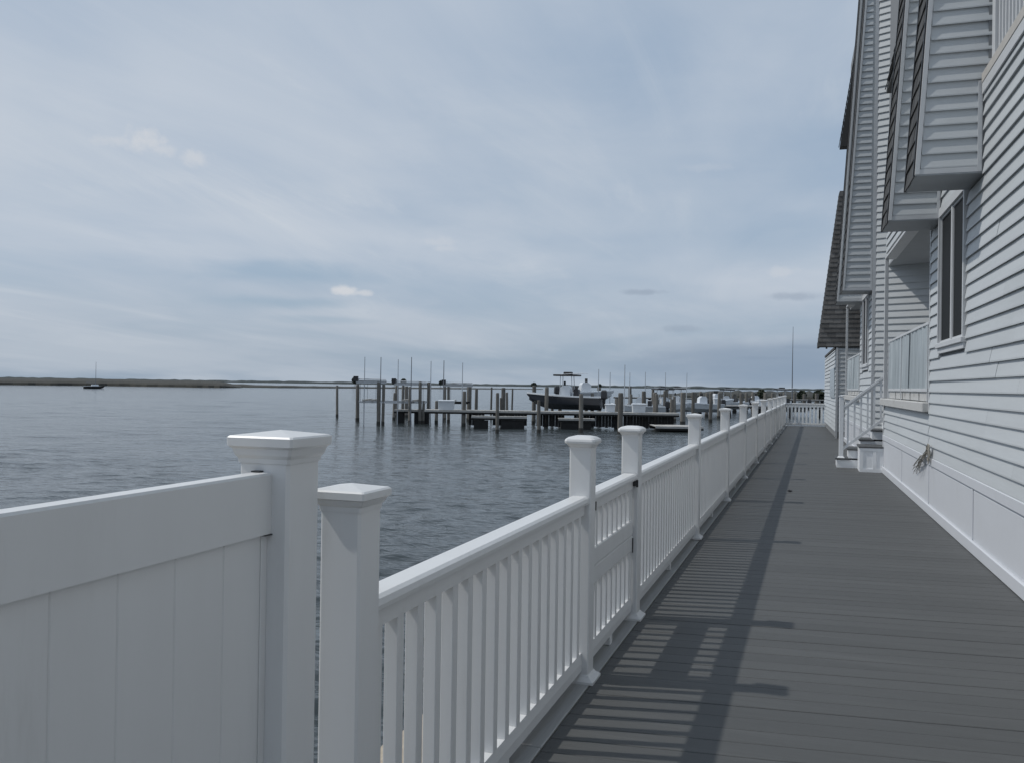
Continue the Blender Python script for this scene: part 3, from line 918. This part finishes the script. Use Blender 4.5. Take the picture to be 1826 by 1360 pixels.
put('newel_cap', mesh('newel_cap', sqloft([(0, 0.042), (0.01, 0.05), (0.022, 0.05), (0.035, 0.0)])), sunlit_stair_m, nw, (0.095, 0.04, 1.31))
put('newel_skirt', mesh('newel_skirt', sqloft([(0, 0.062), (0.01, 0.062), (0.03, 0.042)])), sunlit_stair_m, nw, (0.095, 0.04, 0.181))
sl = 0.56
def slope_bar(name, z0, hh, wy, x0=0.136, x1=1.0):
    b = loft(BM(), [[(x, yy, z0 + (x - 0.1) * sl + dz) for yy, dz in ((0.04 - wy, 0), (0.04 + wy, 0), (0.04 + wy, hh), (0.04 - wy, hh))] for x in (x0, x1)])
    return put(name, mesh(name, b), sunlit_stair_m, st)
sl = 0.82
slope_bar('hand_rail', 1.075, 0.05, 0.035)
slope_bar('sub_rail', 1.03, 0.043, 0.02)
slope_bar('lower_rail', 0.30, 0.06, 0.022)
for i in range(7):
    xx = 0.21 + i * 0.112
    b = loft(BM(), [[(xx - 0.016, 0.024, 0.36 + (xx - 0.016 - 0.1) * sl), (xx + 0.016, 0.024, 0.36 + (xx + 0.016 - 0.1) * sl), (xx + 0.016, 0.056, 0.36 + (xx + 0.016 - 0.1) * sl), (xx - 0.016, 0.056, 0.36 + (xx - 0.016 - 0.1) * sl)],
                    [(xx - 0.016, 0.024, 1.03 + (xx - 0.016 - 0.1) * sl), (xx + 0.016, 0.024, 1.03 + (xx + 0.016 - 0.1) * sl), (xx + 0.016, 0.056, 1.03 + (xx + 0.016 - 0.1) * sl), (xx - 0.016, 0.056, 1.03 + (xx - 0.016 - 0.1) * sl)]])
    put('baluster', mesh('baluster', b), sunlit_stair_m, st)

# frayed rope hanging on the skirting
ro = thing('rope_bundle', 'small frayed tan rope bundle tied to the panelled skirting', 'rope', (1.30, 11.2, 0.5))
rr = random.Random(5)
for i in range(16):
    a = Vector((-0.01 - rr.random() * .03, 0.0 + rr.uniform(-.05, .08), 0.27 + rr.uniform(-.05, .0)))
    m_ = Vector((-0.05 - rr.random() * .04, 0.42 + rr.uniform(-.1, .1), 0.12 + rr.uniform(-.03, .04)))
    e = Vector((-0.05 - rr.random() * .05, 1.0 + rr.uniform(-.35, .25), -0.03 + rr.uniform(-.07, .05)))
    pts = []
    for k in range(7):
        t = k / 6
        p = a * (1 - t) ** 2 + m_ * 2 * t * (1 - t) + e * t * t
        pts.append(p + Vector((rr.uniform(-.008, .008), rr.uniform(-.01, .01), rr.uniform(-.012, .012))))
    put('strand', mesh('strand', tube(BM(), pts, 0.005, 5, 0.0025)), rope_m, ro)
for i in range(7):
    c = Vector((-0.03, -0.02 + rr.uniform(-.03, .10), 0.22 + rr.uniform(-.03, .04)))
    ra = rr.uniform(.05, .10)
    pts = [c + Vector((rr.uniform(-.01, .01), math.cos(t) * ra * 0.7, math.sin(t) * ra)) for t in [k * 0.7 for k in range(9)]]
    put('strand', mesh('strand', tube(BM(), pts, 0.006, 5)), rope_m, ro)
b = BM()
bmesh.ops.create_icosphere(b, subdivisions=2, radius=0.028)
for v in b.verts: v.co = Vector((v.co.x * 1.2, v.co.y * 0.8, max(0, v.co.z * 0.45 + 0.012))) * (1 + random.uniform(-.2, .2))
tag(put('pebble', mesh('pebble', b), hinge_m, None, (-0.30, 12.9, 0.002)), 'small dark lump lying alone on the grey decking', 'debris')

# ------------------------------------------------------------------ marina
PILES = [(-43.9,75.1,1.18,.12),(-38.0,68.5,1.31,.16),(-33.1,63.1,1.53,.14),(-32.8,63.3,1.35,.12),(-38.8,77.7,1.27,.18),(-38.0,78.3,1.20,.18),(-31.9,66.4,1.20,.13),
 (-31.2,66.9,1.58,.14),(-31.0,67.1,0.03,.12),(-32.0,70.4,1.60,.19),(-30.1,67.8,0.04,.14),(-31.8,73.5,1.27,.13),(-30.1,70.4,1.28,.13),(-26.3,64.6,0.91,.15),
 (-30.0,74.9,1.51,.22),(-30.2,81.3,1.21,.10),(-20.7,57.0,0.90,.12),(-27.4,77.0,1.19,.20),(-24.4,69.6,0.84,.12),(-28.5,82.7,1.13,.09),(-24.2,76.4,1.44,.19),
 (-18.2,58.7,0.42,.13),(-20.7,68.7,1.32,.17),(-22.2,78.1,1.11,.17),(-16.2,62.7,0.87,.16),(-19.2,76.1,0.76,.16),(-19.7,83.1,1.37,.2),(-13.3,62.9,1.00,.20),
 (-18.6,92.9,1.53,.18),(-15.1,82.1,1.06,.21),(-14.2,82.8,0.97,.19),(-16.7,105.4,1.13,.2),(-11.3,80.8,1.02,.22),(-13.1,104.0,0.93,.24),(-11.9,105.0,0.88,.2),
 (-11.3,115.6,0.92,.25),(-10.4,125.2,0.68,.27),(-11.3,151.0,0.63,.25),(-8.7,137.2,0.82,.27),(-8.0,188.7,0.65,.35),(-6.1,206.1,0.62,.35),(-2.1,220.0,0.37,.4),(0.7,223.8,0.54,.45),(4.7,229.4,0.45,.4)]
PILES += [(-36.2,72.0,0.6,.13),(-34.6,70.5,1.3,.13),(-29.0,72.5,0.5,.13),(-27.6,70.6,1.1,.14),(-25.6,71.5,0.35,.13),(-23.0,72.5,0.9,.14),(-21.4,72.8,0.3,.13),(-17.4,71.0,0.9,.15),(-15.2,70.2,0.5,.15),(-12.4,73.0,0.9,.16),(-11.0,72.0,0.5,.16),(-9.6,88.0,1.05,.17),(-12.2,95.0,1.0,.17),(-9.9,99.0,0.95,.18),(-8.2,108.0,0.9,.2),(-7.4,118.0,1.0,.2),(-6.2,126.0,0.85,.2),(-13.5,112.0,1.0,.18),(-9.0,128.0,0.9,.2),
 (-14.8,92.0,1.1,.16),(-16.9,97.0,1.15,.16),(-12.9,86.5,0.6,.15),(-7.6,150.0,0.85,.24),(-5.4,160.0,0.8,.24),(-3.4,175.0,0.75,.26),(-17.5,88.0,0.7,.15)]
def bearing(p): return math.atan2(p[0], p[1])
PILES.sort(key=bearing)
for i, (x, y, top, rad) in enumerate(PILES):
    rr = random.Random(100 + i)
    b = BM()
    hgt = top - ZW
    lx, ly = rr.uniform(-.05, .05), rr.uniform(-.05, .05)
    rows = []
    for k, t in enumerate((-1.0, 0.25, 0.5, 0.75, 0.97, 1.0)):
        rk = rad * (1.05 - 0.10 * max(t, 0)) * (0.85 if k == 5 else 1)
        rows.append([(lx * t + rk * math.cos(a) * rr.uniform(.95, 1.05), ly * t + rk * math.sin(a) * rr.uniform(.95, 1.05), 0.16 + (hgt - 0.16) * t if t > 0 else -1.2) for a in [j * math.pi / 5 for j in range(10)]])
    loft(b, rows)
    p = thing('piling', 'weathered timber mooring piling, %s from the left among the dock pilings' % ordinal(i + 1), 'piling', (x, y, ZW), 0, 'mooring pilings')
    put('shaft', mesh('shaft', b), pile_m, p)
    b = BM()
    loft(b, [[(rad * 1.12 * math.cos(a), rad * 1.12 * math.sin(a), z) for a in [j * math.pi / 5 for j in range(10)]] for z in (-0.6, 0.0, 0.28)])
    put('wet_band', mesh('wet_band', b), wet_m, p)

# docks in a frame that faces the camera's side of the basin (a = along, d = across)
def W(a, d): return (math.cos(YAW) * a - math.sin(YAW) * d, math.sin(YAW) * a + math.cos(YAW) * d)
def dock(label, a0, a1, d0, d1, zt, planks=True):
    ox, oy = W(a0, d0)
    t = thing('dock', label, 'dock', (ox, oy, ZW), YAW)
    L, D, z = a1 - a0, d1 - d0, zt - ZW
    n = max(2, int(L / 0.3))
    pm = mesh('plank', box(BM(), 0.01, L / n - 0.01, 0, D, z - 0.05, z))
    if planks and n < 120:
        for i in range(n):
            put('plank', pm, plank_m, t, (L * i / n, 0, random.uniform(-.008, .008)))
    else:
        bx('planking', plank_m, t, 0, L, 0, D, z - 0.05, z)
    bx('fascia', plank_m, t, 0, L, -0.03, 0.035, z - 0.16, z - 0.053)
    bx('stringer', dark_tim, t, 0, L, 0.04, 0.10, z - 0.30, z - 0.052)
    bx('stringer', dark_tim, t, 0, L, D - 0.10, D - 0.04, z - 0.30, z - 0.052)
    return t
D1 = dock('long timber dock crossing behind the front pilings', -6.9, 13.3, 69.3, 71.2, -0.58)
def wave_board(t, a0, a1, zlo, zhi):
    n = int((a1 - a0) / 0.25)
    for i in range(n):
        bx('wave_board', dark_tim, t, a0 + i * 0.25, a0 + i * 0.25 + 0.235, 0.7, 0.76, zlo + random.uniform(-.05, .05), zhi)
for a0, a1 in ((3.5, 4.8), (5.4, 8.3), (8.9, 11.2), (11.9, 15.6), (15.9, 20.0)):
    wave_board(D1, a0, a1, 0.1, 1.02)
D2 = dock('low floating dock in front of the long dock, left of the navy boat', -3.1, 1.2, 67.4, 68.3, -0.95)
bx('float', dark_tim, D2, 0.2, 1.3, 0.1, 0.8, -0.1, 0.6); bx('float', dark_tim, D2, 2.3, 4.1, 0.1, 0.8, -0.1, 0.6)
D3 = dock('low floating dock beneath the navy boat', 3.6, 6.4, 67.0, 67.9, -1.02)
bx('float', dark_tim, D3, 0.2, 2.5, 0.1, 0.8, -0.1, 0.55)
D4 = dock('pale low landing nearest the walk, right of the pilings', 10.8, 14.4, 65.5, 68.4, -1.45)
bx('float', dark_tim, D4, 0.4, 3.2, 0.6, 2.6, -0.1, 0.14)
D5 = dock('far marina dock behind the right-hand pilings', 14.0, 46.0, 104, 106, -0.55, False)
for i in range(9):
    bx('support_post', dark_tim, D5, 1 + i * 3.6, 1.35 + i * 3.6, 0.2, 0.5, -0.5, 1.0)
D6 = dock('farthest marina dock in front of the low bank', 20.0, 90.0, 170, 172, -0.5, False)
for i in range(12):
    bx('support_post', dark_tim, D6, 1 + i * 5.6, 1.5 + i * 5.6, 0.2, 0.6, -0.5, 1.1)

# boat lifts: pale top beams on the tall pilings, cradle below
def lift(label, a0, a1, d, zt, zc, ext):
    ox, oy = W(a0, d)
    t = thing('boat_lift', label, 'boat lift', (ox, oy, ZW), YAW)
    L = a1 - a0
    z = zt - ZW
    for dd in (0, 3.4):
        bm_ = bx('top_beam', galv, t, -0.15, L + 0.15, dd - 0.08, dd + 0.08, z - 0.22, z)
        bx('beam_lip', galv, bm_, -0.15, L + 0.15, dd - 0.14, dd + 0.14, z + 0.001, z + 0.03)
        put('drive_pipe', mesh('drive_pipe', tube(BM(), [(-0.1, dd, z + 0.12), (L + 0.1, dd, z + 0.12)], 0.04, 6)), galv, t)
        bx('cradle_beam', galv if ext else dark_tim, t, 0.1, L - 0.1 + ext, dd - 0.08, dd + 0.08, zc - ZW - 0.15, zc - ZW)
        for xx in (0.2, L - 0.2):
            put('cable', mesh('cable', tube(BM(), [(xx, dd, z - 0.22), (xx, dd, zc - ZW)], 0.015, 5)), poled_m, t)
    for xx in (L * 0.3, L * 0.7):
        bx('bunk', plank_m, t, xx - 0.08, xx + 0.08, -0.4, 3.8, zc - ZW + 0.001, zc - ZW + 0.15)
    bx('motor', darkpl, t, -0.35, 0.0, -0.15, 0.15, z - 0.05, z + 0.35)
lift('boat lift with pale beams on the leftmost pair of tall pilings', -12.4, -10.75, 70.5, 1.62, 0.0, 1.6)
lift('boat lift with pale beams, middle of the three left-hand lifts', -9.75, -7.6, 73.5, 1.50, -0.05, 0.5)
lift('boat lift with pale beams, rightmost of the three left-hand lifts', -5.6, -3.6, 74.0, 1.45, -0.05, 0.0)

# dock boxes
def dock_box(a, d, zt, w, hgt, label):
    ox, oy = W(a, d)
    t = thing('dock_box', label, 'dock box', (ox, oy, zt), YAW, 'dock boxes')
    put('body', mesh('body', loft(BM(), [[(-w / 2 + e, -0.35 + e, z), (w / 2 - e, -0.35 + e, z), (w / 2 - e, 0.35 - e, z), (-w / 2 + e, 0.35 - e, z)] for z, e in ((0, 0.04), (hgt * 0.85, 0))])), box_m, t)
    put('lid', mesh('lid', loft(BM(), [[(-w / 2 - .04 + e, -0.4 + e, z), (w / 2 + .04 - e, -0.4 + e, z), (w / 2 + .04 - e, 0.4 - e, z), (-w / 2 - .04 + e, 0.4 - e, z)] for z, e in ((hgt * 0.85, 0), (hgt * 0.93, 0), (hgt, 0.08))])), gel, t)
for a, d, z, w_, h_, lab in ((-5.2, 69.9, -0.58, 1.25, 0.78, 'large pale dock box near the left end of the long dock'),
                             (7.9, 70.2, -0.58, 0.75, 0.66, 'small pale dock box right of the navy boat'),
                             (10.2, 70.2, -0.58, 1.05, 0.72, 'pale dock box second right of the navy boat'),
                             (24.6, 104.8, -0.55, 0.8, 0.8, 'small white dock box on the far marina dock'),
                             (30.5, 105, -0.55, 1.9, 0.7, 'wide pale dock box at the right of the far dock')):
    dock_box(a, d, z, w_, h_, lab)

# slender poles
POLES = [(-11.9, 70.5, 3.52, 0), (-10.6, 70.5, 3.52, 1), (-9.4, 72, 3.4, 0), (-8.1, 70.2, 3.55, 1), (-6.7, 72, 3.3, 0), (-5.6, 71.5, 3.35, 1), (-4.1, 72, 3.2, 0),
         (9.1, 70.8, 3.2, 0), (7.4, 75, 2.9, 0), (9.4, 84, 2.8, 0), (12.1, 90, 2.9, 0), (14.0, 92, 3.0, 0), (18.4, 105, 3.2, 0), (21.0, 105.2, 3.2, 0)]
for i, (a, d, zt, k) in enumerate(POLES):
    x, y = W(a, d)
    o = put('pole', mesh('pole', tube(BM(), [(0, 0, -0.3), (0.01, 0, (zt - ZW) / 2), (0.02, 0, zt - ZW)], 0.055, 6, 0.03)), poled_m if k else pole_m, None, (x, y, ZW))
    tag(o, 'thin upright lift guide pole, %s from the left above the docks' % ordinal(i + 1), 'pole', 'guide poles')
x, y = W(75.6, 236)
o = put('flagpole', mesh('flagpole', tube(BM(), [(0, 0, 0), (0, 0, 10.0), (0.05, 0, 19.6)], 0.16, 8, 0.05)), poled_m, None, (x, y, ZW + 0.5))
tag(o, 'tall lone thin mast rising above the far end railing', 'mast')

# boats
def hull_bm(L, Bm, H, n=14):
    b = BM()
    secs = []
    for i in range(n + 1):
        t = i / n
        w_ = Bm / 2 * (1 - max(0, (t - 0.45) / 0.55) ** 2.2) * (0.92 + 0.08 * min(1, t * 4))
        w_ = max(w_, 0.02)
        zk = 0.0 + H * 0.62 * max(0, (t - 0.6) / 0.4) ** 2.2
        zs = H * (0.86 + 0.22 * t * t)
        xx = -L / 2 + L * t + 0.5 * max(0, t - 0.8) * 2
        xk = -L / 2 + L * t
        zc_ = zk + (zs - zk) * 0.42
        secs.append([(xk, 0, zk), (xk, w_ * 0.80, zc_), (xx, w_, zs), (xx, w_ * 0.86, zs + 0.02), (xx, w_ * 0.84, zs - 0.16), (xx, -w_ * 0.84, zs - 0.16), (xx, -w_ * 0.86, zs + 0.02), (xx, -w_, zs), (xk, -w_ * 0.80, zc_)])
    loft(b, secs)
    return b
def motorboat(label, a, d, z, rz, L, Bm, H, hull_m, top=True, stripe=True):
    x, y = W(a, d)
    t = thing('motorboat', label, 'boat', (x, y, z), rz)
    h = put('hull', mesh('hull', hull_bm(L, Bm, H)), hull_m, t)
    b = BM()
    secs = []
    for i in range(15):
        q = i / 14
        w_ = max(Bm / 2 * (1 - max(0, (q - 0.45) / 0.55) ** 2.2) * (0.92 + 0.08 * min(1, q * 4)), 0.02) + 0.03
        zs = H * (0.86 + 0.22 * q * q)
        xx = -L / 2 + L * q + 0.5 * max(0, q - 0.8) * 2
        secs.append([(xx, w_, zs - 0.06), (xx, w_, zs + 0.05), (xx, w_ * 0.84, zs + 0.06), (xx, w_ * 0.82, zs - 0.05), (xx, -w_ * 0.82, zs - 0.05), (xx, -w_ * 0.84, zs + 0.06), (xx, -w_, zs + 0.05), (xx, -w_, zs - 0.06)])
    put('gunwale', mesh('gunwale', loft(b, secs)), gel, t)
    c = put('console', mesh('console', loft(BM(), [[(-0.55 + e, -0.4, zz), (0.45 - e * 1.8, -0.4, zz), (0.45 - e * 1.8, 0.4, zz), (-0.55 + e, 0.4, zz)] for zz, e in ((H * 0.7, 0), (H + 0.55, 0.05), (H + 0.75, 0.2))])), gel, t)
    put('windshield', mesh('windshield', box(BM(), 0.02, 0.05, -0.36, 0.36, H + 0.76, H + 1.1)), screen_m, t)
    put('seat', mesh('seat', box(BM(), -1.2, -0.8, -0.4, 0.4, H * 0.7, H + 0.45, 0.05)), darkpl, t)
    if top:
        for sx in (-0.75, 0.35):
            for sy in (-0.5, 0.5):
                put('top_leg', mesh('top_leg', tube(BM(), [(sx, sy, H * 0.7), (sx * 0.85, sy * 0.95, H + 1.5)], 0.028, 6)), galv, t)
        tt = put('t_top', mesh('t_top', box(BM(), -1.2, 0.85, -0.85, 0.85, H + 1.5, H + 1.64, 0.03)), darkpl, t)
        put('radar', mesh('radar', box(BM(), -0.6, 0.1, -0.3, 0.3, H + 1.65, H + 1.86, 0.05)), darkpl, tt)
        for sy in (-0.7, 0.7):
            put('outrigger', mesh('outrigger', tube(BM(), [(0.2, sy, H + 1.64), (-1.7, sy * 1.5, H + 1.76)], 0.02, 5)), gel, tt)
    e = put('outboard', mesh('outboard', loft(BM(), [[(-L / 2 - 0.45 + p, -0.2 + q, zz), (-L / 2 + 0.05 - p, -0.2 + q, zz), (-L / 2 + 0.05 - p, 0.2 - q, zz), (-L / 2 - 0.45 + p, 0.2 - q, zz)] for zz, p, q in ((H * 0.1, 0.18, 0.15), (H * 0.75, 0.12, 0.1), (H * 0.8, 0, 0), (H + 0.3, 0.02, 0.02), (H + 0.42, 0.1, 0.08))])), darkpl, t)
    return t
motorboat('navy-hulled centre console boat with hard top raised on a lift', 4.45, 73.2, -0.52, YAW + R(164), 6.2, 2.3, 1.25, navy)
motorboat('white open boat just right of the navy boat on the lift', 6.5, 77.0, 0.0, YAW + R(12), 4.8, 2.0, 1.0, gel, False)
motorboat('white boat with hard top moored at the far dock, left', 20.3, 108.5, -1.5, YAW + R(160), 6.5, 2.3, 1.2, gel)
motorboat('white boat moored at the far dock, middle', 25.5, 109.5, -1.2, YAW + R(30), 5.8, 2.1, 1.2, gel, False)
motorboat('white boat with hard top at the far dock, right', 34.0, 111.0, -1.4, YAW + R(170), 6.8, 2.4, 1.2, gel)
for a_, d_, z_, rz_, L_, tp, lb in (
        (12.4, 85.0, -1.35, 172, 5.0, False, 'small white open boat behind the pale low landing'),
        (16.9, 97.0, -1.4, 15, 5.6, True, 'white boat with hard top between the pilings right of the landing'),
        (21.6, 99.5, -1.3, 190, 4.8, False, 'white open boat nearest in front of the far dock'),
        (29.6, 121.0, -1.4, 168, 6.2, True, 'white boat with hard top beyond the far dock'),
        (36.5, 131.0, -1.4, 20, 6.5, False, 'white open boat farthest right in the marina')):
    motorboat(lb, a_, d_, z_, YAW + R(rz_), L_, 2.0, 1.05, gel, tp)
D7 = dock('short timber dock stub below the middle boat lift', -9.9, -6.95, 73.6, 74.8, -0.72)
bx('float', dark_tim, D7, 0.2, 0.8, 0.1, 1.0, -0.1, 0.9); bx('float', dark_tim, D7, 1.7, 2.9, 0.1, 1.0, -0.1, 0.9)

# distant sailboat
sx, sy = -241.0, 244.6
sb = thing('sailboat', 'dark-hulled sailboat with bare mast moored off the marsh', 'sailboat', (sx, sy, ZW - 0.25), R(44.6) + R(8))
put('hull', mesh('hull', hull_bm(6.6, 2.1, 1.15)), darkpl, sb)
put('deck', mesh('deck', loft(BM(), [[(x, s * w_, z) for s, z in ((-1, 1.12), (1, 1.12), (1, 1.2), (-1, 1.2))] for x, w_ in ((-3.2, 0.85), (0.5, 0.95), (2.6, 0.4))])), gel, sb)
put('cabin', mesh('cabin', loft(BM(), [[(-0.8 + e, -0.6 + e, z), (1.6 - e * 2, -0.5 + e, z), (1.6 - e * 2, 0.5 - e, z), (-0.8 + e, 0.6 - e, z)] for z, e in ((1.2, 0), (1.7, 0.1))])), gel, sb)
put('mast', mesh('mast', tube(BM(), [(0.6, 0, 1.2), (0.6, 0, 9.6)], 0.09, 6, 0.05)), poled_m, sb)
put('boom', mesh('boom', tube(BM(), [(0.6, 0, 2.3), (-2.6, 0, 2.4)], 0.09, 6)), poled_m, sb)

# dark shrubs along the bank behind the end railing
for i, (bear, d, w_, h_) in enumerate([(3.1, 262, 2.2, 2.9), (0.7, 250, 2.3, 2.8), (-0.3, 250, 3.2, 3.0), (-1.3, 250, 2.2, 2.9)]):
    rr = random.Random(900 + i)
    x, y = at_px(bear, d)
    t = thing('shrub', 'dark rounded shrub, %s from the left on the bank behind the end railing' % ordinal(i + 1), 'shrub', (x, y, ZW + 0.2), 0, 'shrubs on the far bank')
    put('stem', mesh('stem', tube(BM(), [(0, 0, -0.5), (0, 0, h_ * 0.6)], 0.12, 5, 0.05)), bark_m, t)
    b = BM()
    for k in range(260):
        p = Vector((rr.gauss(0, 1), rr.gauss(0, 1), rr.gauss(0, 1))).normalized() * rr.uniform(0.4, 1) ** 0.5
        c = Vector((p.x * w_ / 2, p.y * w_ / 2, h_ * 0.55 + p.z * h_ * 0.45))
        a = Vector((rr.gauss(0, 1), rr.gauss(0, 1), rr.gauss(0, 1))).normalized()
        u = a.orthogonal().normalized() * 0.28
        v = a.cross(u)
        b.faces.new([b.verts.new(c + q) for q in (u + v, v - u, (u + v) * -1, u - v)])
    put('foliage', mesh('foliage', b), shrub_m, t)
